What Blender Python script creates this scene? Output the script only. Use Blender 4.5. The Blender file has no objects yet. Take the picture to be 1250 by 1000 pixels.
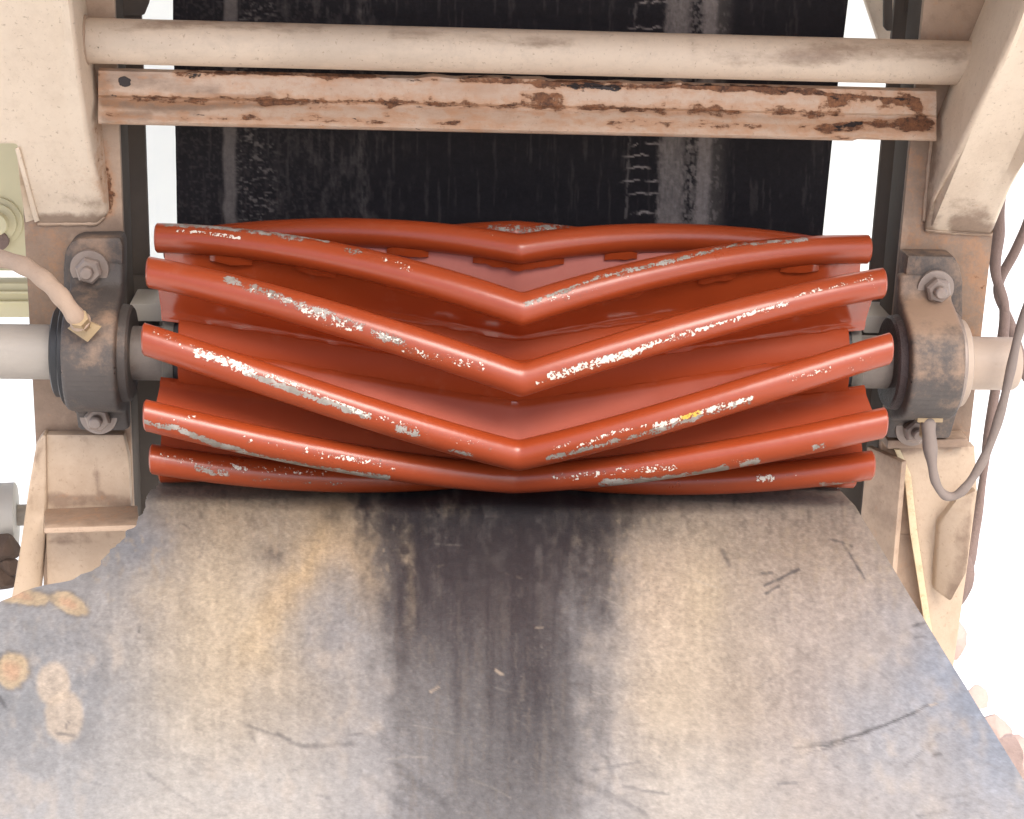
import bpy, bmesh, math, random
import numpy as np
from mathutils import Vector, Matrix
random.seed(7); rng = np.random.default_rng(11)
S = bpy.context.scene; COL = S.collection
R_ = math.radians

# ------------------------------------------------------------------ camera
# all sizes in metres; O = middle of the pulley's axis, ground at z = 0
ZP = 1.2
O = np.array([0., 0., ZP])
FPX, PITCH, YAW, ROLL = 2258.8148, 0.3197, 0.0657, 0.0310
CAM = np.array([-0.1114, -1.6949, 0.5099])                # relative to O
_F = np.array([math.sin(YAW)*math.cos(PITCH), math.cos(YAW)*math.cos(PITCH), -math.sin(PITCH)])
_r0 = np.array([math.cos(YAW), -math.sin(YAW), 0.]); _u0 = np.cross(_r0, _F)
_c, _s = math.cos(ROLL), math.sin(ROLL)
_R = _c*_r0 + _s*_u0; _U = -_s*_r0 + _c*_u0
cam_d = bpy.data.cameras.new('camera'); cam = bpy.data.objects.new('camera', cam_d); COL.objects.link(cam)
cam_d.sensor_width = 36; cam_d.sensor_fit = 'HORIZONTAL'; cam_d.lens = FPX/1250*36
cam_d.clip_start = .02; cam_d.clip_end = 2000
m = Matrix.Identity(4)
for i in range(3):
    m[i][0] = _R[i]; m[i][1] = _U[i]; m[i][2] = -_F[i]; m[i][3] = (CAM+O)[i]
cam.matrix_world = m
S.camera = cam

# ------------------------------------------------------------------ daylight
SUN_EL, SUN_AZ = R_(55), R_(156)          # azimuth clockwise from +Y: behind the camera, to the right
w = bpy.data.worlds.new('World'); S.world = w; w.use_nodes = True
nt = w.node_tree; bg = nt.nodes['Background']
sky = nt.nodes.new('ShaderNodeTexSky'); sky.sky_type = 'NISHITA'; sky.sun_disc = False
sky.sun_elevation = SUN_EL; sky.sun_rotation = SUN_AZ; sky.dust_density = 4.; sky.air_density = .75; sky.ozone_density = 1.
nt.links.new(sky.outputs[0], bg.inputs[0]); bg.inputs[1].default_value = .125
sl = bpy.data.lights.new('sun', 'SUN'); sl.energy = 1.9; sl.angle = R_(40); sl.color = (1., .965, .91)
so = bpy.data.objects.new('sun', sl); COL.objects.link(so)
sd = Vector((math.sin(SUN_AZ)*math.cos(SUN_EL), math.cos(SUN_AZ)*math.cos(SUN_EL), math.sin(SUN_EL)))
so.rotation_euler = sd.to_track_quat('Z', 'Y').to_euler(); so.location = (0, -3, 6)
S.view_settings.view_transform = 'Standard'; S.view_settings.look = 'None'
S.view_settings.exposure = 1.3; S.view_settings.gamma = 1
try:
    S.cycles.max_bounces = 10; S.cycles.diffuse_bounces = 6; S.cycles.glossy_bounces = 5; S.cycles.use_denoising = True
except Exception: pass

# ------------------------------------------------------------------ helpers
def ray(px, py): return _F + _R*(px-625)/FPX - _U*(py-500)/FPX
def QY(px, py, y): d = ray(px, py); return CAM + d*(y-CAM[1])/d[1]      # point at depth y, relative to O
def QZ(px, py, z): d = ray(px, py); return CAM + d*(z-CAM[2])/d[2]
def QX(px, py, x): d = ray(px, py); return CAM + d*(x-CAM[0])/d[0]
def pix(P):
    d = np.asarray(P, float)-CAM; k = d@_F
    return 625+FPX*(d@_R)/k, 500-FPX*(d@_U)/k

def _h(ix, iy, seed):
    n = (ix.astype(np.int64)*374761393 + iy.astype(np.int64)*668265263 + seed*1442695041) & 0xffffffff
    n = ((n ^ (n >> 13))*1274126177) & 0xffffffff
    return ((n ^ (n >> 16)) & 0xffff)/65535.
def vn(x, y, seed=0):
    x = np.asarray(x, float); y = np.asarray(y, float)
    ix, iy = np.floor(x), np.floor(y); fx, fy = x-ix, y-iy
    fx = fx*fx*(3-2*fx); fy = fy*fy*(3-2*fy)
    a, b, c, d = _h(ix, iy, seed), _h(ix+1, iy, seed), _h(ix, iy+1, seed), _h(ix+1, iy+1, seed)
    return (a*(1-fx)+b*fx)*(1-fy)+(c*(1-fx)+d*fx)*fy
def fbm(x, y, seed=0, o=4):
    t = 0; a = .5; n = 0
    for i in range(o):
        t = t+a*vn(x*2**i, y*2**i, seed+i*17); n += a; a *= .5
    return t/n
def sst(a, b, x):
    t = np.clip((x-a)/(b-a), 0, 1); return t*t*(3-2*t)
def segdist(px, py, pts):
    """distance of pixels to a polyline, and the place along it 0..1"""
    best = np.full(np.shape(px), 1e9)
    for (x0, y0), (x1, y1) in zip(pts[:-1], pts[1:]):
        dx, dy = x1-x0, y1-y0; L2 = dx*dx+dy*dy+1e-9
        t = np.clip(((px-x0)*dx+(py-y0)*dy)/L2, 0, 1)
        best = np.minimum(best, np.hypot(px-x0-t*dx, py-y0-t*dy))
    return best

def thing(name, label, cat, base, group=None):
    o = bpy.data.objects.new(name, None); COL.objects.link(o)
    o.empty_display_size = .05; o.location = np.asarray(base, float)+O
    o['label'] = label; o['category'] = cat
    if group: o['group'] = group
    return o
def wloc(o):
    v = Vector((0, 0, 0))
    while o is not None: v = v+o.location; o = o.parent
    return np.array(v)
def link(name, me, mat, parent=None, smooth=False, label=None, base=None):
    """verts of me are relative to O; shifted to the parent's base (or to base for a thing of one mesh)"""
    o = bpy.data.objects.new(name, me); COL.objects.link(o)
    if parent is not None:
        o.parent = parent; sh = O-wloc(parent)
    else:
        b = np.zeros(3) if base is None else np.asarray(base, float)
        o.location = b+O; sh = -b
    me.transform(Matrix.Translation(Vector(sh)))
    if mat: me.materials.append(mat)
    if smooth:
        me.polygons.foreach_set('use_smooth', [True]*len(me.polygons))
        if smooth != 'all':
            me.set_sharp_from_angle(angle=R_(38))
    if label: o['label'] = label
    return o
def me_from(verts, faces):
    me = bpy.data.meshes.new('m'); me.from_pydata([tuple(map(float, v)) for v in verts], [], faces); me.update(); return me
def bm_me(bm):
    bmesh.ops.recalc_face_normals(bm, faces=bm.faces)
    me = bpy.data.meshes.new('m'); bm.to_mesh(me); bm.free(); return me
def cut(bm, step, axes=(0, 2)):
    for a in axes:
        lo = min(v.co[a] for v in bm.verts); hi = max(v.co[a] for v in bm.verts)
        n = [0, 0, 0]; n[a] = 1
        for k in range(1, int((hi-lo)/step)+1):
            c = [0, 0, 0]; c[a] = lo+k*step
            bmesh.ops.bisect_plane(bm, geom=bm.verts[:]+bm.edges[:]+bm.faces[:], plane_co=c, plane_no=n, dist=1e-6)
def prism(front, back, bevel=.0015, seg=2, bm=None):
    """closed solid between two polygons given as lists of points"""
    own = bm is None
    if own: bm = bmesh.new()
    n = len(front)
    a = [bm.verts.new(tuple(map(float, p))) for p in front]; b = [bm.verts.new(tuple(map(float, p))) for p in back]
    fs = [bm.faces.new(a), bm.faces.new(b[::-1])]
    for i in range(n):
        j = (i+1) % n; fs.append(bm.faces.new((a[i], b[i], b[j], a[j])))
    if bevel:
        es = list({e for f in fs for e in f.edges})
        bmesh.ops.recalc_face_normals(bm, faces=fs)
        bmesh.ops.bevel(bm, geom=es, offset=bevel, segments=seg, profile=.6, affect='EDGES')
    return bm
def plate_px(poly, y, thick, bevel=.0015, bm=None):
    """plate facing -Y whose outline is given by pixels; y may be a number or one per corner"""
    ys = [y]*len(poly) if np.isscalar(y) else y
    f = [QY(px, py, yy) for (px, py), yy in zip(poly, ys)]
    return prism(f, [p+np.array([0, thick, 0]) for p in f], bevel, bm=bm)
def box(lo, hi, bevel=.0015, bm=None):
    (x0, y0, z0), (x1, y1, z1) = lo, hi
    f = [(x0, y0, z0), (x1, y0, z0), (x1, y0, z1), (x0, y0, z1)]
    return prism(f, [(a, y1, c) for a, b, c in f], bevel, bm=bm)
def lathe(prof, c, axis, n=32, bm=None, capped=True):
    """prof: (distance along axis, radius)"""
    own = bm is None
    if own: bm = bmesh.new()
    ax = Vector(axis).normalized(); u = ax.orthogonal().normalized(); v = ax.cross(u); c = Vector(tuple(map(float, c)))
    rings = []
    for t, r in prof:
        rings.append([bm.verts.new(c+ax*t+(u*math.cos(a)+v*math.sin(a))*r) for a in [2*math.pi*k/n for k in range(n)]])
    for p, q in zip(rings[:-1], rings[1:]):
        for k in range(n): bm.faces.new((p[k], p[(k+1) % n], q[(k+1) % n], q[k]))
    if capped: bm.faces.new(rings[0][::-1]); bm.faces.new(rings[-1])
    return bm
def tube(pts, r, n=14, sub=8, bm=None):
    """smooth tube through points (Catmull-Rom)"""
    P = [np.asarray(p, float) for p in pts]; P = [2*P[0]-P[1]]+P+[2*P[-1]-P[-2]]
    C = []
    for i in range(1, len(P)-2):
        for k in range(sub):
            t = k/sub; a, b, c, d = P[i-1:i+3]
            C.append(.5*((2*b)+(c-a)*t+(2*a-5*b+4*c-d)*t*t+(3*b-a-3*c+d)*t**3))
    C.append(P[-2])
    rr = r if callable(r) else (lambda t: r)
    own = bm is None
    if own: bm = bmesh.new()
    rings = []; prev = None
    for i, p in enumerate(C):
        t = Vector(C[min(i+1, len(C)-1)]-C[max(i-1, 0)]).normalized()
        u = (prev-t*prev.dot(t)).normalized() if prev else t.orthogonal().normalized()
        prev = u; v = t.cross(u); q = rr(i/(len(C)-1))
        rings.append([bm.verts.new(Vector(p)+(u*math.cos(2*math.pi*k/n)+v*math.sin(2*math.pi*k/n))*q) for k in range(n)])
    for a, b in zip(rings[:-1], rings[1:]):
        for k in range(n): bm.faces.new((a[k], a[(k+1) % n], b[(k+1) % n], b[k]))
    bm.faces.new(rings[0][::-1]); bm.faces.new(rings[-1])
    return bm
def set_attr(me, name, val):
    at = me.attributes.new(name, 'FLOAT', 'POINT'); at.data.foreach_set('value', np.asarray(val, np.float32))
def set_col(me, name, rgb):
    at = me.attributes.new(name, 'FLOAT_COLOR', 'POINT')
    a = np.ones((len(rgb), 4), np.float32); a[:, :3] = rgb; at.data.foreach_set('color', a.ravel())
def coords(me):
    a = np.empty(len(me.vertices)*3, np.float32); me.vertices.foreach_get('co', a); return a.reshape(-1, 3).astype(float)

# ------------------------------------------------------------------ materials
class NT:
    def __init__(s, name):
        s.m = bpy.data.materials.new(name); s.m.use_nodes = True; s.t = s.m.node_tree
        s.b = s.t.nodes['Principled BSDF']; s.co = s.t.nodes.new('ShaderNodeTexCoord').outputs['Object']
    def put(s, sock, v):
        if hasattr(v, 'is_output'): s.t.links.new(v, sock)
        elif isinstance(v, (tuple, list)) and len(v) == 3 and sock.type == 'RGBA': sock.default_value = (*v, 1)
        else: sock.default_value = v
    def noise(s, scale, detail=4, rough=.6, stretch=None, off=(0, 0, 0), vec=None):
        v = vec or s.co
        if stretch or off != (0, 0, 0):
            mp = s.t.nodes.new('ShaderNodeMapping'); mp.inputs['Scale'].default_value = stretch or (1, 1, 1); mp.inputs['Location'].default_value = off
            s.t.links.new(v, mp.inputs[0]); v = mp.outputs[0]
        n = s.t.nodes.new('ShaderNodeTexNoise'); n.inputs['Scale'].default_value = scale; n.inputs['Detail'].default_value = detail
        n.inputs['Roughness'].default_value = rough; s.t.links.new(v, n.inputs['Vector']); return n.outputs['Fac']
    def voro(s, scale, stretch=None, feature='DISTANCE_TO_EDGE', vec=None):
        v = vec or s.co
        if stretch:
            mp = s.t.nodes.new('ShaderNodeMapping'); mp.inputs['Scale'].default_value = stretch; s.t.links.new(v, mp.inputs[0]); v = mp.outputs[0]
        n = s.t.nodes.new('ShaderNodeTexVoronoi'); n.feature = feature; n.inputs['Scale'].default_value = scale
        s.t.links.new(v, n.inputs['Vector']); return n.outputs['Distance']
    def ss(s, v, a, b):
        n = s.t.nodes.new('ShaderNodeMapRange'); n.interpolation_type = 'SMOOTHSTEP'
        s.put(n.inputs['Value'], v); n.inputs['From Min'].default_value = a; n.inputs['From Max'].default_value = b; return n.outputs[0]
    def math(s, op, a, b=0.):
        n = s.t.nodes.new('ShaderNodeMath'); n.operation = op; s.put(n.inputs[0], a); s.put(n.inputs[1], b); return n.outputs[0]
    def mix(s, f, a, b):
        n = s.t.nodes.new('ShaderNodeMix'); n.data_type = 'RGBA'; s.put(n.inputs[0], f); s.put(n.inputs[6], a); s.put(n.inputs[7], b); return n.outputs[2]
    def attr(s, name, out='Fac'):
        n = s.t.nodes.new('ShaderNodeAttribute'); n.attribute_name = name; return n.outputs[out]
    def bump(s, h, dist, strength=1.):
        n = s.t.nodes.new('ShaderNodeBump'); n.inputs['Distance'].default_value = dist; n.inputs['Strength'].default_value = strength
        s.t.links.new(h, n.inputs['Height']); s.t.links.new(n.outputs[0], s.b.inputs['Normal'])
    def out(s, col=None, rough=None, metal=None, spec=None):
        if col is not None: s.put(s.b.inputs['Base Color'], col)
        if rough is not None: s.put(s.b.inputs['Roughness'], rough)
        if metal is not None: s.put(s.b.inputs['Metallic'], metal)
        if spec is not None: s.put(s.b.inputs['Specular IOR Level'], spec)
        return s.m

def m_red(name, r0, r1, sp):
    t = NT(name)
    big = t.noise(9, 3); base = t.mix(big, (.265, .039, .0095), (.335, .054, .014))
    pink_sheen = t.math('MULTIPLY', t.attr('pink_sheen'), t.math('ADD', .75, t.math('MULTIPLY', t.noise(30, 4, .6), .5)))
    base = t.mix(pink_sheen, base, (.54, .205, .165))  # pale pink reflection on the webs, mixed into the paint colour
    dust = t.math('MULTIPLY', t.ss(t.noise(38, 5, .7), .56, .78), .16)
    base = t.mix(dust, base, (.42, .17, .11))
    fine = t.noise(520, 3, .7); mid = t.noise(130, 4, .65)
    nz = t.math('ADD', t.math('MULTIPLY', mid, .62), t.math('MULTIPLY', fine, .38))
    wear = t.attr('wear'); chip = t.attr('chip')
    mw = t.ss(t.math('ADD', nz, wear), .90, .95)
    mc = t.ss(t.math('ADD', t.math('ADD', t.math('MULTIPLY', t.noise(380, 3, .65), .62), t.math('MULTIPLY', mid, .38)), chip), 1.01, 1.05)
    grey = t.mix(t.ss(t.noise(60, 4, .6), .3, .7), (.19, .165, .135), (.36, .33, .29))
    yel = t.mix(t.ss(t.attr('ochre'), .4, .7), (.70, .64, .54), (.62, .42, .06))
    lip = t.math('MAXIMUM', t.ss(t.math('ADD', nz, wear), .80, .91), t.ss(t.math('ADD', t.math('ADD', t.math('MULTIPLY', t.noise(300, 2, .6), .7), t.math('MULTIPLY', mid, .3)), chip), .95, 1.04))
    base = t.mix(t.math('MULTIPLY', lip, .55), base, (.20, .05, .025))
    c = t.mix(mw, base, grey); c = t.mix(mc, c, yel)
    bare = t.math('MAXIMUM', mw, mc)
    t.bump(t.math('SUBTRACT', t.math('MULTIPLY', t.noise(28, 3), 1.), t.math('MULTIPLY', bare, .4)), .0013, .4)
    rough = t.math('ADD', t.math('MULTIPLY', bare, .3), t.math('ADD', r0, t.math('MULTIPLY', t.noise(24, 4), r1)))
    return t.out(c, rough, spec=sp)
def m_paint(name, a, b, stain, rust_amt, rough=.55, rscale=30, stretch=None):
    """old cream paint: blotchy stain, blistered rust spots; the 'rust' attribute adds more rust and 'grime' brown dirt"""
    t = NT(name)
    c = t.mix(t.noise(6, 4), a, b)
    c = t.mix(t.math('MULTIPLY', t.ss(t.noise(11, 6, .65, stretch, (3, 1, 7)), .5, .68), .55), c, stain)
    c = t.mix(t.math('MULTIPLY', t.ss(t.noise(85, 6, .75, None, (9, 1, 2)), .46, .72), .38), c, stain)
    c = t.mix(t.math('MULTIPLY', t.ss(t.noise(240, 3, .7, None, (2, 8, 2)), .60, .72), .5), c, (.24, .16, .10))
    g = t.attr('grime'); gn = t.noise(26, 6, .7, stretch, (1, 5, 2))
    gm = t.ss(t.math('ADD', gn, g), .66, 1.0)
    c = t.mix(t.math('MULTIPLY', gm, .85), c, t.mix(t.noise(70, 4, .7), (.13, .085, .055), (.33, .22, .15)))
    rn = t.math('ADD', t.math('MULTIPLY', t.noise(rscale, 6, .7), .6), t.math('MULTIPLY', t.noise(rscale*6, 4, .7, stretch), .4))
    rm = t.ss(t.math('ADD', rn, t.math('ADD', t.attr('rust'), rust_amt)), .84, .92)
    halo = t.ss(t.math('ADD', rn, t.math('ADD', t.attr('rust'), rust_amt)), .64, .86)
    c = t.mix(t.math('MULTIPLY', halo, .5), c, (.46, .21, .085))
    rust = t.mix(t.ss(t.noise(120, 6, .8), .3, .7), (.045, .02, .013), (.27, .115, .05))
    c = t.mix(rm, c, rust)
    dk = t.ss(t.math('ADD', t.noise(220, 4, .7, stretch), t.attr('hole')), .98, 1.05)
    c = t.mix(dk, c, (.02, .012, .01))
    h = t.math('SUBTRACT', t.math('ADD', t.math('MULTIPLY', t.noise(60, 5), .5), t.math('MULTIPLY', t.noise(300, 4), .25)), t.math('ADD', rm, t.math('MULTIPLY', dk, 1.)))
    t.bump(h, .0016, .75)
    return t.out(c, t.math('ADD', rough, t.math('MULTIPLY', rm, .3)))
def m_metal(name, a, b, rough, metal=0., dust=None, dust_lo=.5, scale=30, bump=.0008, stretch=None):
    t = NT(name)
    c = t.mix(t.noise(scale, 6, .7, stretch), a, b)
    if dust:
        c = t.mix(t.ss(t.math('ADD', t.noise(scale*.8, 6, .75, None, (4, 4, 1)), t.attr('dust')), dust_lo, dust_lo+.32), c, dust)
    t.bump(t.math('ADD', t.noise(scale*5, 5, .7), t.noise(scale, 3)), bump, .5)
    return t.out(c, rough, metal)
RED = m_red('red_paint', .10, .14, .8); REDBAR = m_red('red_bar_paint', .22, .18, .6); REDDULL = m_red('dusty_red_drum_paint', .40, .16, .12)
BRKT = m_paint('bracket_cream_paint', (.43, .32, .225), (.50, .38, .27), (.36, .255, .17), .03)
CREAM = m_paint('cream_paint', (.63, .515, .385), (.69, .57, .435), (.54, .425, .31), .0)
DIRTY = m_paint('dirty_cream_paint', (.37, .26, .18), (.48, .345, .24), (.25, .165, .11), .10, rscale=38)
RAIL = m_paint('rusting_cream_paint', (.47, .345, .25), (.56, .41, .30), (.38, .22, .13), .15, rscale=34, stretch=(.35, 1, 1))
PIPE = m_paint('weathered_pipe_paint', (.61, .49, .37), (.66, .54, .41), (.45, .365, .28), -.03, stretch=(.4, 1, 1))
YEL = m_paint('yellowed_edge_paint', (.58, .47, .29), (.62, .52, .33), (.5, .36, .18), .1)
DARK = m_metal('dark_grime_and_shade_steel', (.062, .048, .037), (.10, .08, .062), .8, 0, (.14, .11, .085), .6, 18)
BEAR = m_metal('bearing_casting', (.052, .043, .038), (.092, .077, .067), .6, 0, (.29, .19, .125), .52, 24, .0018)
STEEL = m_metal('shaft_steel', (.28, .245, .205), (.40, .355, .30), .55, 0., (.20, .14, .10), .66, 40, stretch=(.25, 1, 1))
RUSTSHAFT = m_metal('rusty_shaft_steel', (.38, .29, .22), (.47, .37, .29), .55, 0., (.26, .15, .10), .6, 40, stretch=(.25, 1, 1))
JOURNAL = m_metal('grimy_shaft_steel', (.11, .09, .075), (.21, .175, .15), .6, 0, (.075, .045, .032), .52, 46)
BOLT = m_metal('bolt_steel', (.22, .17, .14), (.36, .30, .26), .5, .35, (.20, .11, .07), .55, 60, .0004)
HUB = m_metal('hub_steel', (.09, .08, .065), (.17, .15, .12), .55, .1, (.24, .20, .13), .6, 40)
GREASE = m_metal('caked_grease', (.018, .010, .010), (.05, .028, .026), .45, 0, None, scale=70, bump=.004)
BLACK = m_metal('black_rubber_seal', (.012, .012, .013), (.025, .024, .024), .5, 0)
HOSE = m_metal('dusty_hose_rubber', (.34, .24, .17), (.46, .34, .25), .85, 0, (.24, .15, .10), .55, 60, .002)
HOSE2 = m_metal('grey_hose_rubber', (.16, .125, .105), (.25, .20, .17), .75, 0, (.34, .26, .19), .6, 60)
BRASS = m_metal('tarnished_brass', (.36, .25, .13), (.46, .34, .2), .5, .2, (.16, .1, .06), .6, 90)
CLOD = m_metal('dark_clod_material', (.05, .03, .022), (.14, .09, .06), .9, 0, None, scale=60, bump=.004)
STONE = m_metal('pink_stone', (.34, .235, .20), (.46, .34, .29), .85, 0, None, scale=26, bump=.004)
RUSTY = m_metal('rusty_bar_steel', (.17, .115, .095), (.26, .185, .155), .85, 0, (.09, .055, .045), .55, 50, .003)
PALE = m_metal('pale_panel_paint', (.60, .54, .33), (.66, .60, .38), .5, 0, (.5, .46, .26), .66, 8, .0003)
GREYP = m_metal('pale_grey_paint', (.47, .43, .37), (.56, .52, .45), .5, 0, (.38, .34, .28), .62, 20, .0003)
def m_ground():
    t = NT('pale_dusty_ground')
    c = t.mix(t.noise(1.3, 6, .65), (.72, .70, .66), (.82, .80, .77))
    t.bump(t.noise(14, 6, .7), .02, .6)
    return t.out(c, .95, spec=.1)
GROUND = m_ground()
def m_belt():
    t = NT('belt_rubber')
    c = t.attr('tint', 'Color')
    f = t.noise(330, 4, .75); s1 = t.noise(42, 5, .75, (3.2, .8, .8))
    f2 = t.noise(760, 3, .8)
    k = t.math('ADD', .41, t.math('ADD', t.math('ADD', t.math('MULTIPLY', f, .62), t.math('MULTIPLY', f2, .30)), t.math('MULTIPLY', s1, .26)))
    n = t.t.nodes.new('ShaderNodeVectorMath'); n.operation = 'SCALE'; t.t.links.new(c, n.inputs[0]); t.t.links.new(k, n.inputs['Scale'])
    pit = t.ss(t.noise(210, 3, .6, None, (2, 2, 2)), .70, .76); pit = t.math('MULTIPLY', pit, t.attr('pits'))
    col = t.mix(pit, n.outputs[0], (.05, .04, .035))
    t.bump(t.math('ADD', t.math('ADD', t.math('MULTIPLY', f, .5), t.noise(70, 5, .7)), t.math('MULTIPLY', pit, -1.)), .0007, .6)
    return t.out(col, t.attr('rgh'), spec=t.attr('spc'))
BELT = m_belt()

# ------------------------------------------------------------------ ground
bm = bmesh.new(); bmesh.ops.create_grid(bm, x_segments=40, y_segments=40, size=400)
g = link('ground', bm_me(bm), GROUND, base=(0, 0, -ZP)); g['kind'] = 'structure'
g.location = (0, 0, 0)
g.data.transform(Matrix.Translation((0, 0, 0)))
for v in g.data.vertices: v.co.z = 0

# ------------------------------------------------------------------ pulley
RT, LB, NW = .1107, .335, 10                                 # bar-centre radius at the ends, half length, wings
RB, RD, CROWN = .0139, .060, .0072                            # bar radius, drum radius, swell towards the middle
# hand-built wings: end angle and chevron lag of each (0 is the topmost one seen)
EA = {-2: 3.47, -1: 2.845, 0: 2.224, 1: 1.612, 2: 1.007, 3: .403, 4: -.232, 5: -.778, 6: -1.41, 7: -2.06}
DE = {-2: .91, -1: .915, 0: .928, 1: .952, 2: .89, 3: .982, 4: .803, 5: .911, 6: .91, 7: .90}
def theta(x, k): return EA[k]-DE[k]*(1-((np.asarray(x)/LB)**2+.00008)**.475)
def rad(x): return RT+CROWN*(1-np.minimum(np.abs(np.asarray(x))/LB, 1)**2.28)
def cyl(x, r, th): return np.stack([x, -r*np.cos(th), r*np.sin(th)], -1)
slope = .31
# worn paint: (polyline in photo pixels, half width, strength) for each bar; these are marks on the bar's own surface
WEAR = {1: [([(200, 273), (250, 277), (330, 284), (400, 293)], 3, .42), ([(345, 288), (365, 291)], 5, .36), ([(425, 305), (438, 308)], 5, .36), ([(642, 371), (690, 354), (730, 340), (775, 329), (850, 312)], 3, .42), ([(760, 331), (900, 299), (985, 292)], 2.5, .4)],
        2: [([(278, 341), (310, 353), (365, 373), (440, 398)], 6, .40), ([(455, 406), (492, 419)], 6, .4), ([(672, 458), (720, 443), (780, 427)], 5, .36), ([(860, 398), (960, 369)], 3, .3)],
        3: [([(300, 454), (370, 481), (450, 508)], 4.5, .48), ([(487, 523), (508, 529)], 5, .44), ([(548, 549), (575, 555)], 3, .4), ([(668, 560), (720, 547), (800, 526), (850, 510)], 3.5, .42), ([(850, 508), (915, 488)], 5, .38)],
        4: [([(180, 515), (215, 523), (260, 541), (330, 562), (430, 579), (472, 583)], 4, .46), ([(735, 590), (800, 587), (850, 580), (885, 572)], 5, .46), ([(905, 566), (925, 563)], 4, .42), ([(995, 546), (1005, 544)], 4, .42), ([(475, 566), (400, 552)], 3, .3)],
        5: [([(240, 572), (275, 578)], 5, .4), ([(300, 584), (420, 592)], 3, .3), ([(1000, 592), (1060, 590)], 3, .36)],
        -1: [([(600, 279), (640, 281), (690, 279)], 6, .38)], 0: []}
CHIP = {1: [([(215, 281), (235, 284)], 3, .45), ([(240, 283), (292, 291)], 3, .5), ([(470, 318), (500, 327)], 5, .42), ([(650, 372), (690, 362), (735, 347)], 5, .40), ([(760, 338), (765, 337)], 4, .46)],
        2: [([(300, 351), (365, 374), (440, 398)], 5, .44), ([(370, 379), (378, 385), (395, 392), (435, 402)], 5, .46), ([(460, 407), (490, 418)], 5, .44), ([(495, 427), (540, 437), (588, 449)], 7, .43), ([(672, 459), (720, 445), (780, 428)], 6, .52), ([(780, 426), (870, 397), (960, 370)], 4, .52), ([(970, 361), (1000, 354), (1060, 340)], 3, .45), ([(1060, 340), (1072, 352)], 7, .4), ([(180, 322), (186, 326)], 5, .38), ([(655, 468), (665, 464)], 5, .42)],
        3: [([(190, 405), (215, 416), (240, 430)], 7, .38), ([(240, 431), (270, 440), (310, 455)], 7, .52), ([(310, 452), (330, 459), (380, 478), (440, 502)], 3.5, .5), ([(430, 500), (450, 506)], 5, .5), ([(462, 509), (485, 517), (520, 527)], 5, .42), ([(540, 530), (600, 548)], 6, .36), ([(675, 548), (695, 541)], 4, .42), ([(705, 545), (750, 527), (790, 520)], 4, .46), ([(800, 520), (850, 505), (918, 485)], 4.5, .52), ([(965, 462), (985, 457), (1012, 448)], 7, .42), ([(1035, 450), (1060, 436)], 6, .37)],
        4: [([(190, 512), (215, 513), (240, 508)], 4, .42), ([(290, 535), (400, 556)], 6, .38), ([(372, 546), (392, 556)], 5, .45), ([(405, 556), (465, 568)], 6, .44), ([(472, 570), (480, 574)], 5, .42), ([(678, 582), (705, 581), (762, 574)], 6, .43), ([(780, 574), (822, 570)], 6, .46), ([(895, 562), (910, 559)], 5, .42)],
        5: [([(200, 557), (240, 564), (300, 571), (400, 577)], 7, .40), ([(285, 570), (300, 573)], 5, .48), ([(925, 584), (942, 583)], 5, .5), ([(960, 581), (975, 580)], 4, .4), ([(760, 588), (880, 588)], 6, .34)],
        -1: [([(620, 278), (670, 279)], 5, .36)], 0: [([(590, 285), (610, 287)], 4, .36)]}
NX, NV = 320, 32
xs = np.linspace(-LB, LB, NX+1)
bx = np.repeat(xs, NV).reshape(-1, NV); ph = np.tile(np.arange(NV)/NV*2*math.pi, (NX+1, 1))
bar_faces = [(i*NV+j, i*NV+(j+1) % NV, (i+1)*NV+(j+1) % NV, (i+1)*NV+j) for i in range(NX) for j in range(NV)]
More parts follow.
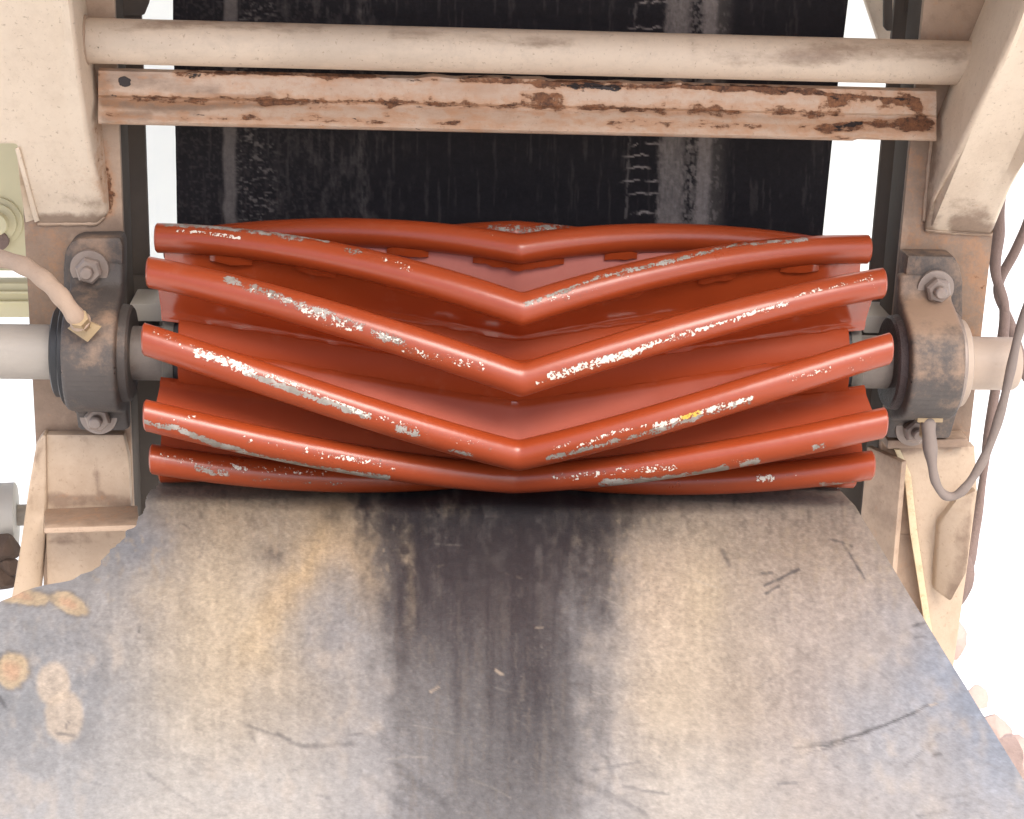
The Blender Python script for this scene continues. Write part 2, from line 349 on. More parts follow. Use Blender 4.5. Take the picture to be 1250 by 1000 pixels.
# end caps: an inset ring each, so the bar looks like a cut round
def bar_mesh(k):
    P = cyl(bx, rad(bx)+RB*np.cos(ph), theta(bx, k)+RB*np.sqrt(1+slope**2)*np.sin(ph)/RT).reshape(-1, 3)
    th_ = theta(bx, k); bnorm = cyl(np.zeros_like(bx), np.cos(ph), th_)+np.stack([np.zeros_like(bx), np.sin(th_), np.cos(th_)], -1)*np.sin(ph)[..., None]
    caps = []; F = list(bar_faces); nb = len(P); extra = []
    for e, i in ((-1, 0), (1, NX)):
        ring = list(range(i*NV, i*NV+NV)); c = P[ring].mean(0)
        extra.append(c[None]+(P[ring]-c)*.86+np.array([e*.0016, 0, 0]))
    P2 = np.concatenate([P]+extra)
    for q, (e, i) in enumerate(((-1, 0), (1, NX))):
        b = nb+q*NV
        for j in range(NV):
            f = (i*NV+j, i*NV+(j+1) % NV, b+(j+1) % NV, b+j); F.append(f[::-1] if e < 0 else f)
        F.append(tuple(range(b, b+NV)) if e < 0 else tuple(range(b+NV-1, b-1, -1)))
    me = me_from(P2, F)
    bmx = bmesh.new(); bmx.from_mesh(me); bmesh.ops.recalc_face_normals(bmx, faces=bmx.faces); bmx.to_mesh(me); bmx.free()
    Pw = P2; px, py = pix(Pw)
    nw = np.concatenate([bnorm.reshape(-1, 3)]+[np.tile([e, 0, 0], (NV, 1)) for e in (-1., 1.)])
    face = sst(-.05, .12, ((CAM-Pw)*nw).sum(1))
    wear = np.zeros(len(P2)); chip = np.zeros(len(P2)); och = np.zeros(len(P2))
    jx = (fbm(px/9, py/9, 3)-.5)*7; jy = (fbm(px/9, py/9, 31)-.5)*7
    for src, dst in ((WEAR, wear), (CHIP, chip)):
        for pts, hw, st in src.get(k, ()):
            d = segdist(px+jx*.6, py+jy*.6, pts); np.maximum(dst, (st+(.05 if dst is wear else .045))*sst(hw*2.0, hw*.5, d)*face, out=dst)
    if k == 3: och = np.exp(-((px-843)/16)**2)
    if k not in WEAR: chip = .3*sst(.55, .75, fbm(P2[:, 0]*14, ph.mean()+P2[:, 1]*40, k+60)); wear = .3*sst(.55, .75, fbm(P2[:, 0]*9, P2[:, 1]*40, k+80))
    chip = np.maximum(chip, .31*sst(.45, .8, fbm(P2[:, 0]*22, P2[:, 1]*60+k*9, 5)))
    set_attr(me, 'wear', wear); set_attr(me, 'chip', chip); set_attr(me, 'ochre', och)
    return me
# web plate under each bar: radial plate following the chevron, flared into a weld fillet at the drum
wx = np.linspace(-.328, .328, 165)
prof = [(RD-.004, .0075), (RD+.002, .0072), (RD+.0045, .0052), (RD+.008, .0038), (RT-.004, .0038)]
ring = [(r, h) for r, h in prof]+[(r, -h) for r, h in prof[::-1]]
nr = len(ring); wf = [(i*nr+j, i*nr+(j+1) % nr, (i+1)*nr+(j+1) % nr, (i+1)*nr+j) for i in range(len(wx)-1) for j in range(nr)]
wf += [tuple(range(nr))[::-1], tuple(range((len(wx)-1)*nr, len(wx)*nr))]
def tidy(me):
    b = bmesh.new(); b.from_mesh(me); bmesh.ops.recalc_face_normals(b, faces=b.faces); b.to_mesh(me); b.free(); return me
def web_mesh(k, over, under):
    """over / under: pale pink reflection painted on the upper and the lower face of the plate"""
    wv = []; pink_sheen = []
    for x in wx:
        jag = 1+.25*(vn(x*70, 3.3+k, 9)-.5)
        for q, (r, h) in enumerate(ring):
            hh = h*jag if r < RD+.007 else h; rr = rad(x)-.004 if r > RT-.01 else r
            wv.append(cyl(np.array(x), rr, theta(x, k)+hh*math.sqrt(1+slope**2)/r)); pink_sheen.append((over if h > 0 else under)*(r > RD+.0075))
    me = tidy(me_from(wv, wf)); set_attr(me, 'pink_sheen', pink_sheen); return me
# stitch weld between bar and web, on the trailing side
def bead_mesh(x0, x1, k):
    V = []; n = max(6, int((x1-x0)/.006)); q = [(.006, .0036), (.0185, .0036), (.0185, .0058), (.0175, .0078), (.006, .0092)]
    for i in range(n+1):
        x = x0+(x1-x0)*i/n; e = min(1, .55+min(i, n-i)*.45); jj = 1+.2*(vn(np.array(x*260), 1.5+k, 4)-.5)
        for dr, h in q:
            r = rad(x)-dr*(jj if dr > .01 else 1); V.append(cyl(np.array(x), r, theta(x, k)-(.0036+(h-.0036)*e*jj)*math.sqrt(1+slope**2)/r))
    nq = len(q); Fc = [(i*nq+j, i*nq+(j+1) % nq, (i+1)*nq+(j+1) % nq, (i+1)*nq+j) for i in range(n) for j in range(nq)]
    Fc += [tuple(range(nq))[::-1], tuple(range(n*nq, n*nq+nq))]
    return tidy(me_from(V, Fc))
BEADS = ((-.285, -.245), (-.205, -.168), (-.122, -.083), (-.042, .043), (.082, .114), (.166, .203), (.246, .285))
pul = thing('chevron_pulley', 'red conveyor pulley with chipped V-shaped bars all round, lying between the two bearings', 'pulley', (0, 0, 0))
def place(name, me, parent, rot=0, smooth=True, mat=RED):
    first = not me.materials
    o = bpy.data.objects.new(name, me); COL.objects.link(o); o.parent = parent; o.rotation_euler.x = rot
    if first:
        me.materials.append(mat)
        if smooth:
            me.polygons.foreach_set('use_smooth', [True]*len(me.polygons)); me.set_sharp_from_angle(angle=R_(35))
    return o
for k in range(-2, 8):
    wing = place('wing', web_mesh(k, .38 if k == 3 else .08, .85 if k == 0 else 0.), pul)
    place('round_bar', bar_mesh(k), wing, mat=REDBAR)
    for a, b in BEADS: place('weld_bead', bead_mesh(a, b, k), wing)
# drum shell with ends, worn hubs, shaft
bm = lathe([(-.312, RD-.006), (-.312, RD-.0008), (-.3112, RD), (.3112, RD), (.312, RD-.0008), (.312, RD-.006)], (0, 0, 0), (1, 0, 0), 64)
cut(bm, .02, (0,))
link('drum', bm_me(bm), REDDULL, pul, True)
for s in (-1, 1):
    bm = lathe([(.3122, .052), (.3145, .052), (.3145, .049), (.317, .049)], (0, 0, 0), (s, 0, 0), 48); link('drum_rim', bm_me(bm), BLACK, pul, True)
    bm = lathe([(.3172, .046), (.318, .0475), (.327, .0475), (.3285, .046), (.3285, .030)], (0, 0, 0), (s, 0, 0), 48); link('hub', bm_me(bm), HUB, pul, True)
bm = lathe([(-.62, .0245), (-.618, .026), (-.43, .026)], (0, 0, 0), (1, 0, 0), 40); cut(bm, .03, (0,)); link('shaft', bm_me(bm), STEEL, pul, True)
bm = lathe([(-.4299, .0258), (.4299, .0258)], (0, 0, 0), (1, 0, 0), 40); cut(bm, .03, (0,)); link('shaft', bm_me(bm), JOURNAL, pul, True, label='dark grimy middle of the shaft')
bm = lathe([(.43, .0261), (.487, .0258), (.490, .0235)], (0, 0, 0), (1, 0, 0), 40); cut(bm, .03, (0,)); link('shaft', bm_me(bm), RUSTSHAFT, pul, True, label='rust stained end of the shaft')

# ------------------------------------------------------------------ conveyor belt: down behind the pulley, round its underside, out towards the camera
RBELT = RT+RB+.0015; TH = .009
def belt_path(t):
    """arc length -> (y, z) of the top face and the outward normal away from the pulley"""
    # vertical run from z = 1.3 down to 0, quarter bend, then level run to y = -2.9
    a = 1.3; b = RBELT*math.pi/2
    y = np.where(t < a, RBELT, np.where(t < a+b, RBELT*np.cos((t-a)/RBELT), -(t-a-b)))
    z = np.where(t < a, a-t, np.where(t < a+b, -RBELT*np.sin((t-a)/RBELT), -RBELT))
    ny = np.where(t < a, 1., np.where(t < a+b, np.cos((t-a)/RBELT), 0.)); nz = np.where(t < a, 0., np.where(t < a+b, -np.sin((t-a)/RBELT), -1.))
    return y, z, ny, nz
a_ = 1.3; b_ = RBELT*math.pi/2
ts = np.concatenate([np.linspace(0, a_-.5, 20, endpoint=False), np.linspace(a_-.5, a_, 340, endpoint=False), np.linspace(a_, a_+b_, 40, endpoint=False),
                     np.linspace(a_+b_, a_+b_+.95, 400, endpoint=False), np.linspace(a_+b_+.95, a_+b_+2.9, 30)])
NU = 440; us = np.linspace(0, 1, NU+1)
T, Uu = np.meshgrid(ts, us, indexing='ij')
yy, zz, ny, nz = belt_path(T)
# edges of the belt along its length: the level run carries a flap that widens to the left with a torn step
lvl = ts-(a_+b_)
ex = [QZ(px, py, -RBELT) for px, py in ((186, 597), (178, 612), (171, 624), (166, 636), (152, 652), (134, 672), (118, 692), (98, 704), (80, 711), (58, 716), (30, 724), (0, 737), (-60, 765))]
ed = np.array([-p[1] for p in ex]); el = np.array([p[0] for p in ex])
left = np.where(lvl < ed[0], np.interp(ts, [0, .9, a_, a_+b_], [-.3285, -.3285, -.332, -.338]), np.interp(lvl, ed, el))
right = np.interp(ts, [0, .88, 1.05, a_, a_+b_, a_+b_+.06, a_+b_+.3, a_+b_+.6], [.329, .3285, .322, .318, .322, .329, .3265, .3255])
jl = (fbm(ts*45, ts*0+.5, 8)-.5)*.014+(vn(ts*90, ts*0, 18)-.5)*.003; left = left+np.where(lvl > -.02, jl, jl*.05)
bxg = left[:, None]+(right-left)[:, None]*Uu
sag = .006*np.sin(np.clip(T-a_-b_-.1, 0, 1)*3)*0
top = np.stack([bxg, yy, zz], -1)
wav = (fbm(bxg*5, T*4, 21)-.5)*.006*sst(a_+b_+.05, a_+b_+.35, T); top[..., 2] += wav
swell = CROWN*(1-np.clip(np.abs(bxg)/LB, 0, 1)**2.28)*sst(a_-.35, a_-.02, T)*sst(a_+b_+.5, a_+b_+.03, T)
top = top+np.stack([0*ny, ny, nz], -1)*swell[..., None]
nx_, nu_ = T.shape
px, py = pix(top)
# ---- what is on the belt: bare rubber, tan dust, black streaks, scuffs (colours of the surface, with sky reflection painted on the rim)
def blob(x, y, cx, cy, sx, sy, p=2): return np.exp(-(np.abs((x-cx)/sx)**p+np.abs((y-cy)/sy)**p))
wob = (fbm(px/60, py/60, 41)-.5)*40; wob2 = (fbm(px/14, py/22, 42)-.5)*18
X = px+wob*.6+wob2; Y = py+wob*.5
stre = fbm(px/9, py/160, 51); grain = fbm(px/5, py/5, 52); cloud = fbm(px/45, py/60, 53)
rub = np.array([.225, .220, .235]); tan = np.array([.385, .315, .235]); dark = np.array([.026, .024, .028]); brown = np.array([.235, .185, .14]); pale = np.array([.42, .38, .34]); blue = np.array([.20, .235, .31]); pinkt = np.array([.34, .28, .245])
colr = np.ones(px.shape+(3,))*rub
def lay(c, k):
    global colr
    k = np.clip(k, 0, 1)[..., None]; colr = colr*(1-k)+np.asarray(c)*k
lay(brown, 1.0*sst(760, 600, Y)*sst(140, 220, X)*(.55+.6*cloud))
lay(pinkt, .75*sst(740, 860, X)*sst(1250, 1080, X))
lay(tan, .95*blob(X, Y, 300, 760, 130, 150)*(.6+.7*cloud))
lay(tan, .8*blob(X, Y, 250, 860, 80, 160)*(.5+.8*cloud))
lay(pale, .8*blob(X, Y, 190, 1000, 120, 130)); lay(pale, .7*blob(X, Y, 345, 985, 70, 60))
lay((.44, .32, .19), .9*blob(X+.55*(Y-690), Y, 372, 690, 26, 90)); lay((.42, .31, .2), .7*blob(X, Y, 415, 668, 34, 26))
lay((.42, .31, .2), .8*blob(X, Y, 445, 690, 20, 60)*sst(.35, .6, cloud+.15))
lay(rub*.95, .85*blob(X, Y, 410, 770, 50, 70)); lay(rub, .8*blob(X, Y, 60, 850, 90, 110))
lay(tan, 1.0*blob(X, Y, 850, 720, 62, 110)*(.65+.6*cloud)); lay((.42, .345, .265), .75*blob(X, Y, 820, 870, 75, 120)); lay((.43, .345, .27), .8*blob(X, Y, 800, 720, 45, 70)); lay(pale, .6*blob(X, Y, 860, 980, 90, 80))
lay((.30, .25, .21), .7*blob(X, Y, 905, 790, 28, 150))
lay((.27, .215, .17), .7*blob(X, Y, 980, 660, 80, 55)); lay((.22, .185, .155), .5*sst(640, 600, Y)*sst(690, 900, X)*(.5+cloud))
# the black band down the middle
ste = fbm(px/26, py/150, 114); ste2 = fbm(px/7, py/9, 115)
band = sst(432, 512, X+(ste-.5)*110+(cloud-.5)*60+(ste2-.5)*36)*sst(768, 668, X+(ste-.5)*90+(cloud-.5)*50+(ste2-.5)*36)
lay((.080, .075, .079), .92*band*sst(1080, 700, Y+80*(cloud-.5)))
lay((.125, .118, .121), .6*sst(450, 560, X)*sst(740, 680, X)*sst(760, 900, Y))
lay(dark, .95*blob(X, Y, 633, 620, 32, 120)); lay(dark, .85*blob(X, Y, 478, 640, 26, 55)); lay(dark, .9*blob(X, Y, 517, 640, 15, 55)); lay(dark, .7*blob(X, Y, 700, 625, 45, 42)); lay(dark, .6*blob(X, Y, 770, 635, 40, 22)); lay(dark*1.5, .7*blob(X, Y, 560, 700, 60, 90)*(.5+stre)); lay(dark*1.3, .75*blob(X, Y, 640, 830, 60, 140)*(.4+stre)); lay(dark*1.4, .7*blob(X, Y, 480, 740, 28, 70)*(.4+stre)); lay(dark*1.4, .6*blob(X, Y, 730, 690, 30, 90)*(.4+stre))
lay((.05, .045, .045), .85*blob(X, Y, 407, 632, 22, 11)); lay((.08, .07, .07), .6*blob(X, Y, 335, 675, 12, 14))
lay((.33, .26, .19), .7*blob(X, Y, 500, 690, 7, 60)); lay((.34, .27, .2), .5*blob(X, Y, 545, 615, 26, 16)); lay((.33, .25, .17), .6*blob(X, Y, 562, 624, 14, 9))
lay((.2, .18, .17), .35*blob(X, Y, 600, 720, 16, 110)); lay((.19, .17, .165), .35*blob(X, Y, 660, 680, 14, 90))
# bluish sky reflection painted along the right edge, grey worn rim on the left
redge = (right[:, None]-bxg)
lay(blue, .75*sst(.075, .0, redge+(cloud-.5)*.06)*sst(700, 820, Y)); lay((.25, .29, .36), .55*blob(X, Y, 1080, 900, 80, 90)); lay((.17, .18, .21), .8*blob(X, Y, 160, 665, 45, 45)); lay((.30, .30, .33), .5*sst(900, 1000, Y)*sst(1000, 1200, X))
lay((.205, .215, .235), .6*blob(X, Y, 30, 850, 130, 110)); lay((.25, .265, .29), .45*blob(X, Y, 120, 970, 200, 60)*cloud*1.6)
# exposed canvas patches on the left and single scuffs
for cx, cy, ax, ay, rot in ((84, 736, 25, 12, .45), (14, 818, 21, 22, .2), (20, 726, 44, 12, .15)):
    c, s_ = math.cos(rot), math.sin(rot); dx, dy = px+wob2*.45+(grain-.5)*5-cx, py+(cloud-.5)*14+(grain-.5)*5-cy
    q = np.hypot((dx*c+dy*s_)/ax, (-dx*s_+dy*c)/ay)
    lay((.12, .10, .09), .45*sst(1.25, 1.05, q)); lay((.40, .305, .20), (.6+.6*cloud)*sst(1.1, .8, q)); lay((.42, .24, .16), .6*sst(.7, .2, q))
lay((.44, .36, .29), .75*sst(1.1, .8, np.hypot((px+wob2*.4-65)/22, (py+wob2*.4-835)/28)+.0)); lay((.44, .36, .29), .75*sst(1.1, .8, np.hypot((px+wob2*.4-78)/24, (py-875)/34)))
def scuff(pts, wd, c, k): lay(c, k*sst(wd, wd*.35, segdist(px+wob2*.12, py+wob2*.12, pts)+grain*wd*.5))
DK = (.07, .068, .075)
for pts, wd, k in (([(970, 913), (1010, 910), (1060, 893), (1112, 872), (1132, 861)], 3, .9), ([(975, 912), (1030, 903), (1075, 886)], 5, .6), ([(985, 920), (1050, 902)], 2.5, .6), ([(1105, 935), (1135, 910), (1146, 895)], 3, .5), ([(1140, 922), (1148, 920)], 4, .8), ([(950, 957), (972, 955)], 4, .7), ([(1120, 997), (1155, 988)], 4, .8), ([(1150, 975), (1190, 967)], 4, .4),
                   ([(1030, 665), (1042, 685), (1055, 706)], 4, .75), ([(1012, 658), (1040, 666)], 4, .5), ([(933, 715), (975, 695)], 4, .75), ([(935, 724), (950, 716)], 4, .7), ([(930, 700), (942, 699)], 4, .6), ([(882, 672), (890, 690)], 6, .5), ([(1115, 764), (1132, 760)], 4, .7), ([(1118, 778), (1130, 777)], 3, .5),
                   ([(340, 897), (370, 912), (430, 908)], 6, .55), ([(300, 885), (345, 900)], 4, .4), ([(430, 897), (440, 896)], 4, .6), ([(385, 970), (402, 975)], 4, .6), ([(740, 925), (750, 950)], 5, .5), ([(760, 960), (815, 970)], 5, .6), ([(700, 950), (745, 970), (790, 995)], 8, .5), ([(440, 945), (500, 985)], 12, .35), ([(480, 930), (550, 990)], 12, .3), ([(725, 940), (780, 930)], 4, .5), ([(0, 850), (6, 862)], 5, .7), ([(170, 765), (166, 780)], 3, .5), ([(70, 895), (90, 898)], 5, .6), ([(85, 880), (80, 888)], 4, .6), ([(90, 950), (130, 960)], 4, .4), ([(180, 945), (240, 985)], 4, .35)):
    scuff(pts, wd, DK, k)
for pts, wd in (([(605, 818), (612, 823)], 5), ([(506, 695), (508, 702)], 5), ([(618, 700), (624, 703)], 3), ([(632, 705), (636, 706)], 3), ([(535, 692), (540, 690)], 4), ([(1136, 861), (1142, 859)], 4), ([(654, 766), (662, 766)], 3), ([(525, 845), (535, 838)], 3)):
    scuff(pts, wd*.8, (.44, .35, .28), .8)
# small light grit in the black band
lay((.20, .18, .165), .3*band*sst(.66, .78, fbm(px/3.2, py/3.2, 77, 2))*sst(.4, .6, fbm(px/20, py/50, 78)))
rs = np.random.default_rng(5)
for i in range(70):           # hair scratches, mostly across the belt
    x0, y0 = rs.uniform(20, 1180), rs.uniform(640, 1000); a = rs.normal(-.25, .7); L_ = rs.uniform(8, 55)*(.5+y0/1400); bend = rs.normal(0, .15)
    pts = [(x0, y0), (x0+L_*.5*math.cos(a), y0+L_*.5*math.sin(a)), (x0+L_*math.cos(a+bend), y0+L_*math.sin(a+bend))]
    m_ = (np.abs(px-x0) < L_+12) & (np.abs(py-y0) < L_+12)
    if m_.any():
        kk = np.zeros(px.shape); kk[m_] = sst(2.6, .7, segdist(px[m_]+wob2[m_]*.1, py[m_]+wob2[m_]*.1, pts)+grain[m_]*1.5)
        lay(DK if rs.random() < .62 else (.40, .36, .32), rs.uniform(.12, .38)*kk)
mott = fbm(px/16, py/26, 101); strk = fbm(px/4.5, py/90, 102); fin = fbm(px/3, py/3, 103, 2); smear = fbm((px+py*.6)/30, (py-px*.35)/7, 104)
colr = colr*(1+.30*(mott-.5)+.22*(strk-.5)+.40*(fin-.5))[..., None]
lay((.13, .12, .118), .28*sst(.60, .78, smear)*sst(830, 940, py))
lay((.085, .072, .065), .5*sst(.58, .72, fbm(px/7, py/10, 105))*sst(690, 600, py)*sst(150, 260, px))
lay((.33, .265, .20), .5*sst(.6, .75, fbm(px/6, py/12, 106))*sst(820, 640, py)*(1-band))
bl_ = fbm(px/9, py/12, 107); lay(dark*1.2, .85*band*sst(.47, .60, bl_)*sst(820, 610, py)); lay(dark*1.6, .6*band*sst(.5, .7, fbm(px/7, py/120, 109))*sst(1010, 760, py)); lay((.15, .13, .12), .40*band*sst(.6, .72, fbm(px/5, py/40, 108)))
lay((.34, .255, .17), .5*sst(700, 615, py)*sst(190, 300, px)*sst(470, 380, px)*cloud); lay((.40, .33, .27), .45*sst(.45, .75, mott)*sst(.3, .7, cloud)*(1-band)*sst(700, 850, py))
lay((.38, .365, .37), .4*sst(860, 1000, py)*(1-band)*(.4+.9*cloud))
lay(dark*1.1, .75*band*sst(760, 610, Y)*sst(.38, .62, bl_+.25*stre)); lay(dark*1.3, .55*blob(X, Y, 600, 690, 90, 120)*(.5+ste))
colr = colr*.76*np.array([1.02, 1.015, .962])
front_col = colr
# ---- the upright run: black, with rubbed grey bands and cracks
colr = np.ones(px.shape+(3,))*np.array([.018, .0155, .0170])
sx_ = px+(vn(py/17, py*0, 61)-.5)*2.5
GR = np.array([.18, .155, .14])
lay(GR, .75*sst(10, 5, np.abs(sx_-281+(py-200)*-.0)+4*(fbm(px/4, py/14, 62)-.5)))
fine = fbm(px/2.2, py/7, 63, 3); fine2 = fbm(px/6, py/2.2, 64, 3)
lay(GR*.8, .3*sst(.5, .85, fbm(px/5, py/14, 116))*sst(300, 380, px)*sst(530, 440, px)); lay(GR, .7*sst(.6, .74, fine2)*blob(px, py, 312, 200, 26, 300, 4)); lay(GR*.7, .4*blob(px, py, 442, 190, 7, 400, 4)*sst(.3, .7, fine)); lay(GR*.6, .25*sst(.5, .75, fbm(px/3, py/3, 65))*sst(480, 350, px))
lx = px+(py-250)*.045
lay(GR*1.15, .95*sst(800, 806, lx+5*(fine-.5))*sst(838, 826, lx)*(.55+.6*fine)); lay(GR*.85, .8*sst(826, 836, lx)*sst(862, 850, lx)*sst(.42, .62, fbm(px/3, py/4, 66))); lay(GR*1.35, .95*sst(845, 852, lx+5*(fine2-.5))*sst(872, 862, lx)*(.6+.5*fine)); lay(GR*.4, .8*sst(862, 870, lx)*sst(890, 872, lx))
lay(GR*1.3, .6*sst(.56, .72, fbm(px/4, py/6, 111))*sst(796, 806, lx)*sst(885, 865, lx)); lay(GR*.8, .4*sst(.58, .75, fbm((px+py)/5, (py-px)/9, 112))*sst(795, 806, lx)*sst(850, 835, lx))
ck = np.abs(((py+7*vn(px/11, py/26, 67)+3*vn(px/4, py/9, 6))/17.+2.4*vn(py/34, py*0, 5)) % 1-.5)
lay(GR*1.7, .95*sst(.40, .47, ck)*sst(758, 772, lx+16*(vn(py/7, py*0, 113)-.5))*sst(806, 798, lx)*sst(.3, .5, fbm(px/14, py/8, 68))); lay(GR*1.2, .4*sst(2.5, 1, np.abs(lx-765+3*(fine-.5)))*sst(.4, .6, fbm(px/5, py/9, 69)))
lay(GR*.5, .5*blob(px, py, 1000, 150, 5, 30)); lay(GR*.45, .35*sst(.62, .8, fbm(px/4, py/60, 70)))
k = sst(-.06, .0, lvl)[:, None, None]
tint = colr*(1-k)+front_col*k
tint = np.maximum(tint*(1+.35*(grain-.5))[..., None], .004)
pits = .9*np.clip(blob(px, py, 820, 755, 60, 90)+.5*blob(px, py, 950, 740, 90, 100)+.35*sst(150, 300, px)*sst(480, 380, px), 0, 1)*k[..., 0]
spc = np.broadcast_to(.12+.38*k[..., 0], px.shape); lumf = tint.mean(-1); rgh = np.where(k[..., 0] > .5, .5+.25*np.clip(lumf*3, 0, 1), .62)
# mesh: top sheet and bottom sheet joined at the rim (coarse underneath)
nrm = np.stack([np.zeros_like(ny), ny, nz], -1)
tv = top.reshape(-1, 3)
I = np.arange(nx_*nu_).reshape(nx_, nu_)
fa = np.stack([I[:-1, :-1], I[1:, :-1], I[1:, 1:], I[:-1, 1:]], -1).reshape(-1, 4)
bi = I.copy(); bot = (top+nrm*TH)
bcols = [0, nu_//4, nu_//2, 3*nu_//4, nu_-1]
bv = bot[:, bcols].reshape(-1, 3); J = np.arange(nx_*5).reshape(nx_, 5)+nx_*nu_
fb = np.stack([J[:-1, :-1], J[:-1, 1:], J[1:, 1:], J[1:, :-1]], -1).reshape(-1, 4)
fl = np.stack([I[:-1, 0], J[:-1, 0], J[1:, 0], I[1:, 0]], -1); fr = np.stack([I[:-1, -1], I[1:, -1], J[1:, 4], J[:-1, 4]], -1)
V = np.concatenate([tv, bv]); Fq = np.concatenate([fa, fb, fl, fr])
me = bpy.data.meshes.new('belt'); me.vertices.add(len(V)); me.vertices.foreach_set('co', V.astype(np.float32).ravel())
me.loops.add(len(Fq)*4); me.loops.foreach_set('vertex_index', Fq.astype(np.int32).ravel())
me.polygons.add(len(Fq)); me.polygons.foreach_set('loop_start', np.arange(0, len(Fq)*4, 4, dtype=np.int32)); me.update(calc_edges=True); me.validate()
nb_ = len(bv)
set_col(me, 'tint', np.concatenate([tint.reshape(-1, 3), np.tile([.05, .05, .055], (nb_, 1))]))
set_attr(me, 'spc', np.concatenate([spc.ravel(), np.full(nb_, .3)])); set_attr(me, 'pits', np.concatenate([pits.ravel(), np.zeros(nb_)])); set_attr(me, 'rgh', np.concatenate([rgh.ravel(), np.full(nb_, .6)]))
belt = link('conveyor_belt', me, BELT, None, True, base=(0, -1., -RBELT))
belt['label'] = 'dusty black rubber belt dropping behind the red pulley and running out below it'; belt['category'] = 'conveyor belt'

# ------------------------------------------------------------------ welded frame
DK_Y, DK_N = -.53, 8
fr_ = thing('steel_gantry', 'rusty cream steel frame with two posts joined by a pipe and a bent rail', 'gantry', (0, .1, -ZP))
def weather(me, spots=(), grime=(), hole=(), noise_amp=0.):
    P = coords(me); px, py = pix(P)
    j = (fbm(px/16, py/16, 91)-.5)*14
    for nm, lst in (('rust', spots), ('grime', grime), ('hole', hole)):
        a = np.zeros(len(P))
        for pts, hw, st in lst: a = np.maximum(a, st*sst(hw*1.5, hw*.3, segdist(px+j*.5, py+j*.5, pts)))
        set_attr(me, nm, a)
def frame_part(name, bm, mat, step=.007, axes=(0, 2), smooth=True, label=None, parent=None, **kw):
    if step: cut(bm, step, axes)
    me = bm_me(bm); weather(me, **kw); return link(name, me, mat, parent or fr_, smooth, label)
CW = {-1: (-.466, -.373), 1: (.379, .470)}
for s in (-1, 1):
    x0, x1 = CW[s]
    kw = dict(spots=[([(1150, 290), (1200, 330), (1195, 420)], 50, .12), ([(1110, 200), (1130, 260)], 20, .12)] if s > 0 else [([(120, 180), (130, 250)], 14, .3), ([(60, 300), (60, 420)], 40, .08)],
              grime=[([(1120, 180), (1125, 300)], 30, .46), ([(1195, 300), (1200, 400)], 22, .72), ([(1180, 260), (1190, 520)], 60, .6), ([(1190, 300), (1190, 520)], 45, .66), ([(1095, 320), (1085, 460)], 18, .6)] if s > 0 else [([(48, 290), (60, 330), (66, 375)], 22, .85), ([(40, 300), (45, 420), (60, 520)], 16, .6), ([(20, 275), (150, 275), (150, 300)], 20, .42), ([(45, 285), (60, 420), (60, 520)], 60, .50), ([(60, 300), (80, 370)], 30, .62), ([(140, 280), (150, 420)], 14, .4), ([(60, 480), (150, 528)], 25, .4)])
    b = box((x0, .05, -ZP), (x1, .058, -.2), .001); box((x0, .05, -.2), (x1, .058, .62), .001, bm=b)
    frame_part('post', b, DIRTY, .009, **kw)
    # inner return of the post and the dark upright behind it
    xi, xo = (x1, x1-.008) if s < 0 else (x0, x0+.008)
    frame_part('post_flange', box((min(xi, xo), .0585, -ZP), (max(xi, xo), .105, .62), .0008), DARK, .02, (2,))  # shade on this inner face is put into its dark colour
    ux0, ux1 = (-.40, -.3595) if s < 0 else (.3715, .43)
    ub = box((ux0, .1255, -.135), (ux1, .133, .62), .001)
    up = frame_part('dark_upright', ub, DARK, None)
    frame_part('side_plate', box((-.40, .115, -.55), (-.351, .124, .045) ) if s < 0 else box((.358, .115, -.55), (.43, .124, .03)), DARK, None)
    # splice plate and its bolt at the top
    c = QY(1117, 7, .125) if s > 0 else QY(163, -12, .125)
    sp = plate_px([(1079, -30), (1090, -30), (1090, 38), (1083, 38), (1079, 33)], .118, .006) if s > 0 else plate_px([(150, -30), (184, -30), (182, 3), (176, 18), (172, 19), (150, 19)], .118, .006)
    frame_part('splice_plate', sp, DARK, None, parent=up)
    bb = lathe([(0, .0105), (.003, .0105), (.0035, .0075), (.009, .007), (.0095, .004)], c, (0, -1, 0), 20); link('bolt', bm_me(bb), DARK, up, True)

# braces rising from the posts towards the camera
def brace(front, fy, inner_back, by, name, kwf):
    f = [QY(px, py, y) for (px, py), y in zip(front, fy)]; bk = [QY(px, py, y) for (px, py), y in zip(inner_back, by)]
    return f, bk
# left: front face polygon and the inner edge behind it
fl_ = [((95, -60), -.05), ((88, 0), -.04), ((99, 100), -.012), ((112, 190), .018), ((130, 262), .044), ((120, 274), .047), ((46, 274), .047), ((33, 225), .030), ((20, 176), .016), ((-80, 176), .016), ((-80, -60), -.05)]
f = [QY(a, b, y) for (a, b), y in fl_]
bk = []
for (a, b), y in fl_:
    q = QY(a, b, y); q[1] = max(y+.012, .0495); bk.append(q)
